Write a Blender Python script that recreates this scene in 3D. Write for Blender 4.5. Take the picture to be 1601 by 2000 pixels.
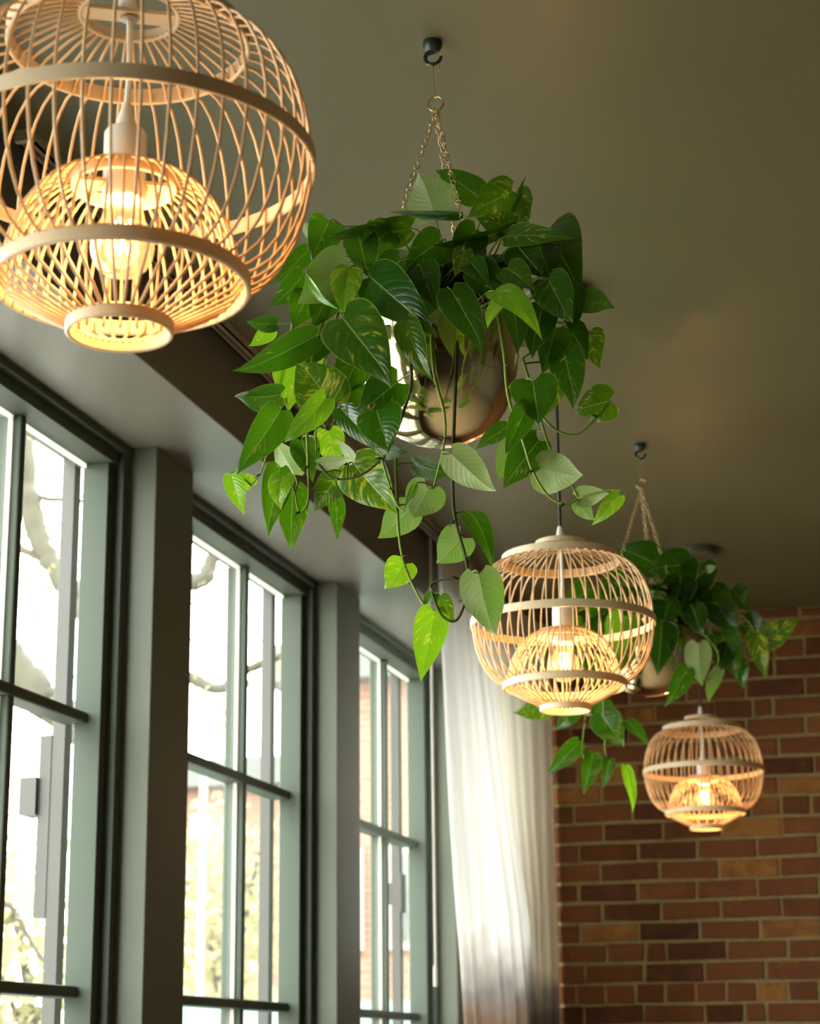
import bpy, math, random
from mathutils import Vector, Matrix
R = math.radians
random.seed(7)
sc = bpy.context.scene
for o in list(bpy.data.objects):
    bpy.data.objects.remove(o, do_unlink=True)
col = sc.collection

# ------------------------------------------------------------------ camera
ZC = 1.55                       # eye height
F = 3850.0                      # focal length in pixels of the 1601x2000 frame
CX, CY = 800.5, 1000.0
YAW, PITCH, ROLL = -0.26688985, 0.27236315, -0.00979735
_fw = Vector((math.sin(YAW)*math.cos(PITCH), math.cos(YAW)*math.cos(PITCH), math.sin(PITCH)))
_rt = Vector((math.cos(YAW), -math.sin(YAW), 0))
_up = _rt.cross(_fw)
RT = _rt*math.cos(ROLL) + _up*math.sin(ROLL)
UP = -_rt*math.sin(ROLL) + _up*math.cos(ROLL)
EYE = Vector((0, 0, ZC))
cam_d = bpy.data.cameras.new('camera')
cam_d.sensor_fit = 'VERTICAL'
cam_d.sensor_height = 36.0
cam_d.lens = F/2000*36
cam_d.clip_start = .05
cam_d.clip_end = 400
cam_d.dof.use_dof = True
cam_d.dof.focus_distance = 2.65
cam_d.dof.aperture_fstop = 9.0
cam = bpy.data.objects.new('camera', cam_d)
col.objects.link(cam)
cam.matrix_world = Matrix(((RT.x, UP.x, -_fw.x, EYE.x), (RT.y, UP.y, -_fw.y, EYE.y), (RT.z, UP.z, -_fw.z, EYE.z), (0, 0, 0, 1)))
sc.camera = cam

# ------------------------------------------------------------------ light and exposure
sc.view_settings.view_transform = 'Standard'
sc.view_settings.look = 'None'
sc.view_settings.gamma = 1
sc.view_settings.use_curve_mapping = False
sc.view_settings.exposure = 0.0
SKY = 18.5
world = bpy.data.worlds.new('overcast_sky')
sc.world = world
world.use_nodes = True
_bg = world.node_tree.nodes['Background']
_bg.inputs[0].default_value = (1.0, .97, .91, 1)
_bg.inputs[1].default_value = SKY
sc.cycles.max_bounces = 7
sc.cycles.diffuse_bounces = 4
sc.cycles.glossy_bounces = 4
sc.cycles.transmission_bounces = 8
sc.cycles.transparent_max_bounces = 16
sc.cycles.adaptive_threshold = .04
sc.cycles.caustics_reflective = False
sc.cycles.caustics_refractive = False
sc.cycles.sample_clamp_indirect = 6.0

# window bays: (near edge, far edge) along the wall; the piers stand between them
BAYS = [(-2.543+1.323*k, -2.543+1.323*k+1.105) for k in range(2, 7)]
H = ZC+1.509                    # ceiling
ZS = ZC+1.314                   # underside of the bulkhead
SILL = ZC-.985
for k, (a, b) in enumerate(BAYS):   # sky portals in the openings (sampling guides, they give no light themselves)
    ld = bpy.data.lights.new('window_portal', 'AREA')
    ld.shape = 'RECTANGLE'
    ld.size = b-a
    ld.size_y = ZS-SILL
    ld.cycles.is_portal = True
    lo = bpy.data.objects.new('window_portal', ld)
    col.objects.link(lo)
    lo.location = (-1.86, (a+b)/2, (ZS+SILL)/2)
    lo.rotation_euler = (R(90), 0, R(-90))

# ------------------------------------------------------------------ helpers
def ray(px, py):
    return RT*((px-CX)/F) - UP*((py-CY)/F) + _fw
def at(px, py, y):
    d = ray(px, py)
    return EYE + d*(y/d.y)
def atx(px, py, x):
    d = ray(px, py)
    return EYE + d*(x/d.x)

def link(o, parent=None):
    col.objects.link(o)
    if parent is not None:
        o.parent = parent
    return o
def tag(o, label=None, cat=None, group=None, kind=None):
    if label: o['label'] = label
    if cat: o['category'] = cat
    if group: o['group'] = group
    if kind: o['kind'] = kind
    return o
def empty(name, loc=(0, 0, 0), parent=None):
    o = bpy.data.objects.new(name, None)
    o.empty_display_size = .05
    o.location = loc
    return link(o, parent)

class MB:
    """collects vertices and faces for one mesh"""
    def __init__(s):
        s.v, s.f = [], []
    def add(s, vs, fs):
        n = len(s.v)
        s.v += [tuple(v) for v in vs]
        s.f += [tuple(i+n for i in f) for f in fs]
        return s
    def box(s, x0, x1, y0, y1, z0, z1):
        return s.add([(x0, y0, z0), (x1, y0, z0), (x1, y1, z0), (x0, y1, z0), (x0, y0, z1), (x1, y0, z1), (x1, y1, z1), (x0, y1, z1)],
                     [(0, 3, 2, 1), (4, 5, 6, 7), (0, 1, 5, 4), (1, 2, 6, 5), (2, 3, 7, 6), (3, 0, 4, 7)])
    def tube(s, pts, rad, n=6, cap=True, closed=False):
        pts = [Vector(p) for p in pts]
        m = len(pts)
        rr = rad if isinstance(rad, (list, tuple)) else [rad]*m
        vs, fs = [], []
        prev = None
        for i, p in enumerate(pts):
            if closed:
                t = pts[(i+1) % m]-pts[i-1]
            else:
                t = pts[min(i+1, m-1)]-pts[max(i-1, 0)]
            t.normalize()
            if prev is None:
                a = Vector((0, 0, 1)) if abs(t.z) < .9 else Vector((1, 0, 0))
                u = t.cross(a).normalized()
            else:
                u = (prev-t*prev.dot(t))
                u = u.normalized() if u.length > 1e-6 else t.orthogonal().normalized()
            prev = u
            w = t.cross(u)
            for k in range(n):
                g = 2*math.pi*k/n
                vs.append(p+(u*math.cos(g)+w*math.sin(g))*rr[i])
        last = m if closed else m-1
        for i in range(last):
            j = (i+1) % m
            for k in range(n):
                l = (k+1) % n
                fs.append((i*n+k, i*n+l, j*n+l, j*n+k))
        if cap and not closed:
            fs.append(tuple(range(n-1, -1, -1)))
            fs.append(tuple((m-1)*n+k for k in range(n)))
        return s.add(vs, fs)
    def lathe(s, prof, n=48, closed=False, cx=0, cy=0):
        m = len(prof)
        vs = [(cx+r*math.cos(2*math.pi*k/n), cy+r*math.sin(2*math.pi*k/n), z) for r, z in prof for k in range(n)]
        fs = []
        for i in range(m if closed else m-1):
            j = (i+1) % m
            for k in range(n):
                l = (k+1) % n
                fs.append((i*n+k, i*n+l, j*n+l, j*n+k))
        if not closed:
            if prof[0][0] > 0: fs.append(tuple(range(n-1, -1, -1)))
            if prof[-1][0] > 0: fs.append(tuple((m-1)*n+k for k in range(n)))
        return s.add(vs, fs)
    def mesh(s, name, mat, smooth=False):
        me = bpy.data.meshes.new(name)
        me.from_pydata(s.v, [], s.f)
        me.validate()
        mats = mat if isinstance(mat, (list, tuple)) else [mat]
        for m in mats:
            me.materials.append(m)
        if smooth:
            me.polygons.foreach_set('use_smooth', [True]*len(me.polygons))
            if smooth != 'all':
                me.set_sharp_from_angle(angle=R(40))
        me.update()
        return me
    def build(s, name, mat, parent=None, smooth=False, loc=None):
        o = bpy.data.objects.new(name, s.mesh(name, mat, smooth))
        if loc is not None: o.location = loc
        return link(o, parent)
def bbox(name, mat, parent, x0, x1, y0, y1, z0, z1, bev=.002):
    """box with chamfered edges"""
    o = MB().box(x0, x1, y0, y1, z0, z1).build(name, mat, parent)
    if bev:
        m = o.modifiers.new('bevel', 'BEVEL')
        m.width = bev
        m.segments = 2
        m.limit_method = 'ANGLE'
    return o
def inst(name, me, parent=None, loc=(0, 0, 0), rot=(0, 0, 0), scale=None):
    o = bpy.data.objects.new(name, me)
    o.location = loc
    o.rotation_euler = rot
    if scale: o.scale = scale
    return link(o, parent)
def spline(pts, n=6):
    pts = [Vector(p) for p in pts]
    out = []
    for i in range(len(pts)-1):
        a, b, c, d = pts[max(i-1, 0)], pts[i], pts[i+1], pts[min(i+2, len(pts)-1)]
        for k in range(n):
            t = k/n
            out.append(.5*((2*b)+(c-a)*t+(2*a-5*b+4*c-d)*t*t+(3*b-a-3*c+d)*t**3))
    out.append(pts[-1])
    return out

# ------------------------------------------------------------------ materials
class NT:
    def __init__(s, name):
        s.m = bpy.data.materials.new(name)
        s.m.use_nodes = True
        s.t = s.m.node_tree
        s.t.nodes.clear()
        s.out = s.n('ShaderNodeOutputMaterial')
    def n(s, typ, **kw):
        nd = s.t.nodes.new(typ)
        for k, v in kw.items():
            setattr(nd, k, v)
        return nd
    def l(s, a, b):
        s.t.links.new(a, b)
    def val(s, sock, v):
        if hasattr(v, 'is_linked') or hasattr(v, 'links'):
            s.l(v, sock)
        else:
            sock.default_value = v
    def math(s, op, a, b=None, c=None, clamp=False):
        nd = s.n('ShaderNodeMath', operation=op, use_clamp=clamp)
        s.val(nd.inputs[0], a)
        if b is not None: s.val(nd.inputs[1], b)
        if c is not None: s.val(nd.inputs[2], c)
        return nd.outputs[0]
    def mix(s, fac, a, b, blend='MIX'):
        nd = s.n('ShaderNodeMix', data_type='RGBA', blend_type=blend)
        s.val(nd.inputs[0], fac)
        s.val(nd.inputs[6], a)
        s.val(nd.inputs[7], b)
        return nd.outputs[2]
    def noise(s, scale, detail=3, rough=.5, vec=None, dim='3D'):
        nd = s.n('ShaderNodeTexNoise', noise_dimensions=dim)
        nd.inputs['Scale'].default_value = scale
        nd.inputs['Detail'].default_value = detail
        nd.inputs['Roughness'].default_value = rough
        if vec is not None: s.l(vec, nd.inputs['Vector'])
        return nd.outputs['Fac']
    def ramp(s, fac, stops):
        nd = s.n('ShaderNodeValToRGB')
        e = nd.color_ramp.elements
        while len(e) < len(stops): e.new(.5)
        for i, (p, c) in enumerate(stops):
            e[i].position = p
            e[i].color = c if len(c) == 4 else (*c, 1)
        s.l(fac, nd.inputs[0])
        return nd.outputs[0]
    def obj(s):
        return s.n('ShaderNodeTexCoord').outputs['Object']
    def bump(s, h, strength=.2, dist=.002):
        nd = s.n('ShaderNodeBump')
        nd.inputs['Strength'].default_value = strength
        nd.inputs['Distance'].default_value = dist
        s.l(h, nd.inputs['Height'])
        return nd.outputs[0]
    def pbr(s, base, rough=.5, metal=0, normal=None, spec=.5):
        p = s.n('ShaderNodeBsdfPrincipled')
        s.val(p.inputs['Base Color'], base)
        s.val(p.inputs['Roughness'], rough)
        s.val(p.inputs['Metallic'], metal)
        p.inputs['Specular IOR Level'].default_value = spec
        if normal is not None: s.l(normal, p.inputs['Normal'])
        return p
    def done(s, sh):
        s.l(sh.outputs[0] if hasattr(sh, 'outputs') else sh, s.out.inputs['Surface'])
        return s.m
def c4(*c): return (*c, 1)

def paint(name, colr, rough=.45, var=.06, scale=6, bump=.08, spec=.5):
    n = NT(name)
    pos = n.n('ShaderNodeNewGeometry').outputs['Position']
    f = n.noise(scale, 4, .55, pos)
    base = n.mix(f, c4(*[c*(1-var) for c in colr]), c4(*[min(1, c*(1+var)) for c in colr]))
    b = n.bump(n.noise(260, 2, .5, pos), bump, .001)
    r = n.math('MULTIPLY_ADD', n.noise(3, 3, .5, pos), .12, rough-.06)
    return n.done(n.pbr(base, r, 0, b, spec))
def simple(name, colr, rough=.5, metal=0, spec=.5):
    n = NT(name)
    pos = n.obj()
    f = n.noise(40, 3, .5, pos)
    base = n.mix(f, c4(*[c*.94 for c in colr]), c4(*[min(1, c*1.06) for c in colr]))
    return n.done(n.pbr(base, rough, metal, None, spec))

M_CEIL = paint('ceiling_paint', (.120, .108, .054), .40)
M_TRIM = paint('bulkhead_paint', (.150, .142, .122), .38)
M_FRAME = paint('window_frame_paint', (.060, .075, .060), .48, .05, spec=.12)
M_OUTER = paint('outer_stop_paint', (.024, .022, .018), .5, .05)
M_PIER = paint('pier_paint', (.112, .124, .098), .50, .05, spec=.18)
M_WALLDK = paint('dark_wall_paint', (.07, .066, .05), .6)
M_FLOOR = None
M_TRACK = simple('track_aluminium', (.62, .56, .47), .38, .6)
M_BLACK = simple('black_cord', (.02, .02, .02), .5)
M_WHITEP = simple('white_plastic', (.80, .77, .70), .4)
M_DKGREEN = simple('dark_green_enamel', (.018, .034, .030), .3)
M_CANOPY = simple('canopy_enamel', (.095, .092, .056), .4)
M_STEEL = simple('steel', (.35, .34, .32), .35, 1)
M_SOIL = simple('potting_soil', (.02, .014, .008), .95)

def mk_floor():
    n = NT('floor_boards')
    pos = n.n('ShaderNodeNewGeometry').outputs['Position']
    br = n.n('ShaderNodeTexBrick')
    br.inputs['Scale'].default_value = 1
    br.inputs['Brick Width'].default_value = 1.6
    br.inputs['Row Height'].default_value = .12
    br.inputs['Mortar Size'].default_value = .002
    br.inputs['Color1'].default_value = c4(.30, .255, .19)
    br.inputs['Color2'].default_value = c4(.27, .225, .165)
    br.inputs['Mortar'].default_value = c4(.04, .03, .02)
    n.l(pos, br.inputs['Vector'])
    return n.done(n.pbr(br.outputs['Color'], .45))
M_FLOOR = mk_floor()

def mk_bamboo(name, a, b):
    n = NT(name)
    tc = n.obj()
    mp = n.n('ShaderNodeMapping')
    mp.inputs['Scale'].default_value = (60, 60, 14)
    n.l(tc, mp.inputs['Vector'])
    f = n.noise(3, 4, .6, mp.outputs[0])
    rnd = n.n('ShaderNodeObjectInfo').outputs['Random']
    f2 = n.math('MULTIPLY_ADD', rnd, .5, n.math('MULTIPLY', f, .6), clamp=True)
    base = n.mix(f2, c4(*a), c4(*b))
    p = n.pbr(base, .42, 0, n.bump(f, .12, .0006), .4)
    tr = n.n('ShaderNodeBsdfTranslucent')
    n.l(base, tr.inputs[0])
    mx = n.n('ShaderNodeMixShader')
    mx.inputs[0].default_value = .14
    n.l(p.outputs[0], mx.inputs[1])
    n.l(tr.outputs[0], mx.inputs[2])
    return n.done(mx)
M_BAMBOO = mk_bamboo('bamboo_stick', (.70, .47, .24), (.84, .62, .37))
M_BAND = mk_bamboo('bamboo_band', (.64, .51, .32), (.74, .61, .41))

def mk_glass():
    n = NT('window_glass')
    tr = n.n('ShaderNodeBsdfTransparent')
    tr.inputs[0].default_value = c4(.95, .985, .97)
    gl = n.n('ShaderNodeBsdfGlossy')
    gl.inputs['Roughness'].default_value = .01
    fr = n.n('ShaderNodeLayerWeight')
    fr.inputs[0].default_value = .5
    mx = n.n('ShaderNodeMixShader')
    n.l(n.math('MULTIPLY_ADD', n.math('POWER', fr.outputs['Facing'], 5.0), .45, .025), mx.inputs[0])
    n.l(tr.outputs[0], mx.inputs[1])
    n.l(gl.outputs[0], mx.inputs[2])
    return n.done(mx)
M_GLASS = mk_glass()
def mk_trans(name, colr, fac, rough=.6):
    n = NT(name)
    p = n.pbr(c4(*colr), rough)
    tr = n.n('ShaderNodeBsdfTranslucent')
    tr.inputs[0].default_value = c4(*colr)
    mx = n.n('ShaderNodeMixShader')
    mx.inputs[0].default_value = fac
    n.l(p.outputs[0], mx.inputs[1])
    n.l(tr.outputs[0], mx.inputs[2])
    return n.done(mx)
M_BEAD = mk_trans('glazing_sealant', (.93, .92, .86), .8)

def mk_brass():
    n = NT('brass')
    f = n.noise(9, 3, .5, n.obj())
    base = n.mix(f, c4(.80, .60, .34), c4(.88, .70, .44))
    r = n.math('MULTIPLY_ADD', f, .08, .06)
    return n.done(n.pbr(base, r, 1))
M_BRASS = mk_brass()
M_CHAIN = simple('brass_chain', (.70, .52, .27), .3, 1)

def mk_leaf(name, dark, light, under, yellow, amount, trans):
    """two sided leaf: glossy upper side with veins and variegation, paler matt underside"""
    n = NT(name)
    uv = n.n('ShaderNodeUVMap').outputs[0]
    sp = n.n('ShaderNodeSeparateXYZ')
    n.l(uv, sp.inputs[0])
    x = n.math('ABSOLUTE', n.math('MULTIPLY_ADD', sp.outputs[0], 2, -1))   # distance from the midrib
    y = sp.outputs[1]
    rnd = n.n('ShaderNodeObjectInfo').outputs['Random']
    # side veins sweep from the midrib towards the tip
    ph = n.math('SUBTRACT', y, n.math('MULTIPLY', n.math('POWER', x, 1.25), .30))
    wv = n.math('POWER', n.math('ABSOLUTE', n.math('SINE', n.math('MULTIPLY', ph, 30.0))), .6)
    mid = n.math('SUBTRACT', 1.0, n.math('MULTIPLY', x, 22.0), clamp=True)
    # streaks of variegation drawn out along the veins
    cmb = n.n('ShaderNodeCombineXYZ')
    n.l(n.math('MULTIPLY', ph, 11.0), cmb.inputs[0])
    n.l(n.math('MULTIPLY_ADD', sp.outputs[0], 3.2, 0), cmb.inputs[1])
    n.l(n.math('MULTIPLY', rnd, 60.0), cmb.inputs[2])
    st = n.noise(1.0, 4, .62, cmb.outputs[0])
    big = n.noise(1.3, 2, .5, n.n('ShaderNodeTexCoord').outputs['Object'])
    thr = n.math('MULTIPLY_ADD', rnd, -.10, .70-amount)
    vf = n.math('MULTIPLY', n.math('SUBTRACT', st, thr), 9.0, clamp=True)
    soft = n.math('MULTIPLY', n.math('SUBTRACT', st, n.math('SUBTRACT', thr, .12)), 3.0, clamp=True)
    g = n.mix(n.math('MULTIPLY_ADD', rnd, .75, n.math('MULTIPLY', st, .35), clamp=True), c4(*dark), c4(*light))
    g = n.mix(n.math('MULTIPLY', n.math('SUBTRACT', 1.0, wv), .12), g, c4(*[min(1, c*1.7) for c in light]))
    g = n.mix(n.math('MULTIPLY', soft, .25), g, c4(*[min(1, (a+b)*.5) for a, b in zip(light, yellow)]))
    g = n.mix(n.math('MULTIPLY', vf, .85), g, c4(*yellow))
    edge = n.math('MULTIPLY', n.math('SUBTRACT', x, .955), 22.0, clamp=True)
    top = n.mix(n.math('MAXIMUM', n.math('MULTIPLY', mid, .6), n.math('MULTIPLY', edge, .55)), g, c4(.36, .52, .12))
    und = n.mix(n.math('MULTIPLY', n.math('SUBTRACT', 1.0, wv), .5), c4(*under), c4(*[min(1, c*1.35) for c in under]))
    und = n.mix(n.math('MULTIPLY', mid, .7), und, c4(.42, .52, .25))
    und = n.mix(n.math('MULTIPLY', vf, .4), und, c4(*yellow))
    back = n.n('ShaderNodeNewGeometry').outputs['Backfacing']
    base = n.mix(back, top, und)
    hgt = n.math('ADD', n.math('MULTIPLY', wv, .6), n.math('MULTIPLY', mid, -1.0))
    nrm = n.bump(hgt, .28, .0012)
    p = n.pbr(base, n.math('MULTIPLY_ADD', back, .24, .21), 0, nrm, .6)
    tl = n.n('ShaderNodeBsdfTranslucent')
    n.l(n.mix(.5, top, c4(*[min(1, c) for c in (light[0]*3.2+.08, light[1]*2.6+.12, light[2]*.8)])), tl.inputs[0])
    mx = n.n('ShaderNodeMixShader')
    mx.inputs[0].default_value = trans
    n.l(p.outputs[0], mx.inputs[1])
    n.l(tl.outputs[0], mx.inputs[2])
    return n.done(mx)
YEL = (.50, .50, .05)
LEAF = {
    'g': mk_leaf('leaf_green', (.004, .030, .002), (.018, .095, .004), (.20, .28, .11), YEL, .00, .36),
    'v': mk_leaf('leaf_variegated', (.011, .054, .003), (.042, .130, .006), (.22, .31, .11), YEL, .09, .36),
    'y': mk_leaf('leaf_young', (.060, .190, .010), (.120, .290, .012), (.26, .37, .11), (.50, .50, .05), .08, .42),
    'p': mk_leaf('leaf_pale', (.030, .120, .012), (.060, .180, .02), (.30, .37, .18), YEL, .02, .30),
}
M_STEM = simple('stem_green', (.14, .20, .022), .55, 0, .25)
M_STEMB = simple('stem_brownish', (.040, .050, .014), .6, 0, .2)

def mk_brick(name, stops):
    n = NT(name)
    rnd = n.n('ShaderNodeObjectInfo').outputs['Random']
    pos = n.n('ShaderNodeNewGeometry').outputs['Position']
    f = n.noise(16, 5, .6, pos)
    k = n.math('MULTIPLY_ADD', n.math('SUBTRACT', f, .5), .55, rnd, clamp=True)
    base = n.ramp(k, stops)
    fine = n.noise(150, 4, .6, pos)
    base = n.mix(n.math('MULTIPLY', fine, .5), base, c4(.12, .05, .025), 'MULTIPLY')
    lime = n.math('MULTIPLY', n.math('SUBTRACT', n.noise(34, 4, .7, pos), .60), 4.0, clamp=True)
    base = n.mix(n.math('MULTIPLY', lime, .25), base, c4(.36, .24, .13))
    b = n.bump(n.math('ADD', n.noise(60, 5, .65, pos), n.math('MULTIPLY', fine, .3)), .55, .004)
    return n.done(n.pbr(base, .85, 0, b, .3))
BST = [(0, (.095, .033, .015)), (.22, (.155, .057, .023)), (.48, (.225, .086, .031)), (.72, (.200, .069, .032)), (.90, (.300, .126, .040)), (1.0, (.40, .200, .048))]
M_BRICK = mk_brick('wall_brick', BST)
def mk_mortar():
    n = NT('mortar')
    pos = n.n('ShaderNodeNewGeometry').outputs['Position']
    f = n.noise(30, 5, .6, pos)
    base = n.ramp(f, [(.25, (.22, .175, .078)), (.7, (.34, .275, .130))])
    return n.done(n.pbr(base, .95, 0, n.bump(n.noise(120, 4, .6, pos), .5, .004), .2))
M_MORTAR = mk_mortar()
def mk_brickfar(name, c1, c2, mo, scale=1.0):
    n = NT(name)
    tc = n.obj()
    mp = n.n('ShaderNodeMapping')
    mp.inputs['Rotation'].default_value = (R(90), 0, 0)
    n.l(tc, mp.inputs[0])
    br = n.n('ShaderNodeTexBrick')
    br.inputs['Scale'].default_value = scale
    br.inputs['Brick Width'].default_value = .203
    br.inputs['Row Height'].default_value = .0677
    br.inputs['Mortar Size'].default_value = .005
    br.inputs['Color1'].default_value = c4(*c1)
    br.inputs['Color2'].default_value = c4(*c2)
    br.inputs['Mortar'].default_value = c4(*mo)
    n.l(mp.outputs[0], br.inputs['Vector'])
    return n.done(n.pbr(br.outputs[0], .9, 0, None, .2))
M_BRICKFAR = mk_brickfar('brick_bond', (.22, .083, .030), (.165, .060, .024), (.28, .225, .105))

# ------------------------------------------------------------------ room shell
XR, YB, YF = 4.2, -3.6, 6.796
tag(MB().box(-1.9, XR+.2, YB-.2, YF+.3, H, H+.2).build('ceiling', M_CEIL), kind='structure')
tag(MB().box(-1.9, XR+.2, YB-.2, YF+.3, -.2, 0).build('floor', M_FLOOR), kind='structure')
tag(MB().box(XR, XR+.2, YB-.2, YF+.3, 0, H).build('wall_right', M_WALLDK), kind='structure')
tag(MB().box(-1.9, XR, YB-.2, YB, 0, H).build('wall_back', M_WALLDK), kind='structure')
# wall with the windows: parapet under the sills, one pier between each pair of bays
wl = tag(MB().box(-1.86, -1.69, YB, YF, 0, SILL-.03).build('wall_left', M_PIER), kind='structure')
edges = [(YB, BAYS[0][0])] + [(BAYS[i][1], BAYS[i+1][0]) for i in range(len(BAYS)-1)] + [(BAYS[-1][1], YF)]
for a, b in edges:
    bbox('pier', M_PIER, wl, -1.795, -1.63, a, b, SILL-.03, ZS, .0025)
# bulkhead over the windows
bh = tag(bbox('trim_1', M_TRIM, None, -1.86, -1.443, YB, YF, ZS, H, .003), kind='structure')

# brick end wall: mortar bed with single bricks proud of it; plain bond where the picture does not reach
wf = tag(MB().box(-1.795, XR+.2, YF, YF+.3, 0, H).build('wall_far', [M_MORTAR]), kind='structure')
CH = .0677
z0 = ZC+.1818-4*CH
BMESH = {}
def brick_mesh(w, h, v):
    key = (round(w, 3), round(h, 3), v)
    if key in BMESH: return BMESH[key]
    rg = random.Random(v*77+int(w*1000))
    dx, dz, c = w/2, h/2, .004
    j = lambda s=.0034: rg.uniform(-s, s)
    co = [(-dx+j(), -dz+j()), (dx+j(), -dz+j()), (dx+j(), dz+j()), (-dx+j(), dz+j())]
    vs = [(x, .012, z) for x, z in co] + [(x, -.0012, z) for x, z in co] + [(x*(1-c/dx), -.0042+j(.001), z*(1-c/dz)) for x, z in co]
    fs = []
    for r in (0, 4):
        for k in range(4):
            l = (k+1) % 4
            fs.append((r+k, r+l, r+4+l, r+4+k))
    fs.append((8, 9, 10, 11))
    BMESH[key] = MB().add(vs, fs).mesh('brick', M_BRICK)
    return BMESH[key]
rb = random.Random(3)
for row in range(24):
    zb = z0+row*CH
    zt = min(zb+CH, H)
    hgt = zt-zb-.010
    if hgt < .012: continue
    header = row in (4, 21)
    pit = .1015 if header else .203
    off = (-1.065 if row % 2 else -.978) + rb.uniform(-.012, .012)
    x = off-pit*12
    while x < .62:
        segs = [(x, x+pit)]
        if not header and rb.random() < .10:
            cut = x+pit*rb.choice((.34, .5, .66))
            segs = [(x, cut), (cut, x+pit)]
        for a, b in segs:
            a2, b2 = max(a, -1.70), min(b, .62)
            if b2-a2 > .03:
                w = round((b2-a2-.010)/.004)*.004
                inst('brick', brick_mesh(w, hgt, rb.randrange(5)), wf, ((a2+b2)/2, YF-.001, zb+CH/2 if zt == zb+CH else (zb+zt)/2))
        x += pit
# plain brick bond beside and below the single bricks
bp = MB().box(.63, XR, YF-.006, YF+.01, 0, H).box(-1.70, .63, YF-.006, YF+.01, 0, z0-.005).build('brick_bond', M_BRICKFAR, wf)
bp['kind'] = 'stuff'

# ------------------------------------------------------------------ windows
GX = -1.777
ZH1, ZH2 = ZC+1.297, ZC+1.270
GT = ZH2-.010
GB = SILL+.05
ROWZ = [ZC+1.270, ZC+.7075, ZC+.1445, ZC-.4185, GB]
def window(k, a, b):
    w = tag(empty('window_%d' % (k+1), (-1.70, (a+b)/2, SILL)), kind='structure')
    def pt(name, mat, x0, x1, y0, y1, z0, z1, bev=.0018):
        o = bbox(name, mat, w, x0+1.70, x1+1.70, y0-(a+b)/2, y1-(a+b)/2, z0-SILL, z1-SILL, bev)
        return o
    # outer frame and sash: stepped back from the room towards the glass
    for (y0, y1) in ((b-.028, b), (a, a+.028)):
        pt('jamb', M_FRAME, -1.788, -1.695, y0, y1, SILL, ZH1)
    pt('head_frame', M_FRAME, -1.80, -1.690, a, b, ZH1, ZS)
    for (y0, y1) in ((b-.058, b-.028), (a+.028, a+.058)):
        pt('sash_stile', M_FRAME, -1.7785, -1.718, y0, y1, SILL+.03, ZH2)
    pt('sash_head', M_FRAME, -1.795, -1.709, a+.028, b-.028, ZH2, ZH1)
    pt('sash_foot', M_FRAME, -1.795, -1.718, a+.028, b-.028, SILL, GB)
    pt('sill', M_FRAME, -1.88, -1.60, a+.002, b-.002, SILL-.03, SILL, .004)
    # outer stops seen through the glass
    for (y0, y1) in ((b, b+.032), (a-.032, a)):
        pt('outer_board', M_OUTER, -1.856, -1.824, y0, y1, SILL-.02, ZS)
    pt('outer_head', M_OUTER, -1.856, -1.797, a-.032, b+.032, ZH1+.008, ZS)
    # sealant bead round the glass
    pt('glazing_bead', M_BEAD, -1.7765, -1.771, a+.058, b-.058, GT, ZH2, 0)
    # glazing bars and panes
    g0, g1 = a+.058, b-.058
    yy = [g0, g0+(g1-g0)*.245, g0+(g1-g0)*.655, g1]
    for y in yy[1:3]:
        pt('glazing_bar', M_FRAME, -1.808, -1.752, y-.012, y+.012, GB, ZH2, .004)
        for s in (-1, 1):
            pt('glazing_bead', M_BEAD, -1.7765, -1.771, y+s*.0175-.0055, y+s*.0175+.0055, GB, GT, 0)
    for z in ROWZ[1:4]:
        pt('glazing_bar', M_FRAME, -1.806, -1.748, g0-.006, g1+.006, z-.012, z+.012, .005)
    for i in range(3):
        for j in range(4):
            pt('pane', M_GLASS, GX-.003, GX-.0005, yy[i]+.0, yy[i+1], ROWZ[j+1], ROWZ[j], 0)
    return w
for k, (a, b) in enumerate(BAYS):
    window(k, a, b)

# ------------------------------------------------------------------ curtain track, curtains and wand
tr = tag(empty('curtain_track', (-1.408, 4.7, H)), 'pale metal curtain track along the ceiling beside the dark bulkhead', 'curtain track')
b_ = MB()
for x0, x1, zt, zb in ((-.015, .015, 0, -.004), (-.015, -.011, -.004, -.020), (.011, .015, -.004, -.020), (-.015, -.005, -.017, -.020), (.005, .015, -.017, -.020)):
    b_.box(x0, x1, -1.97, 2.0, zb, zt)
b_.build('rail', M_TRACK, tr)
for y in (-1.97, 2.0):
    MB().box(-.016, .016, y-.006, y+.006, -.021, 0).build('end_stop', M_WHITEP, tr)

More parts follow.
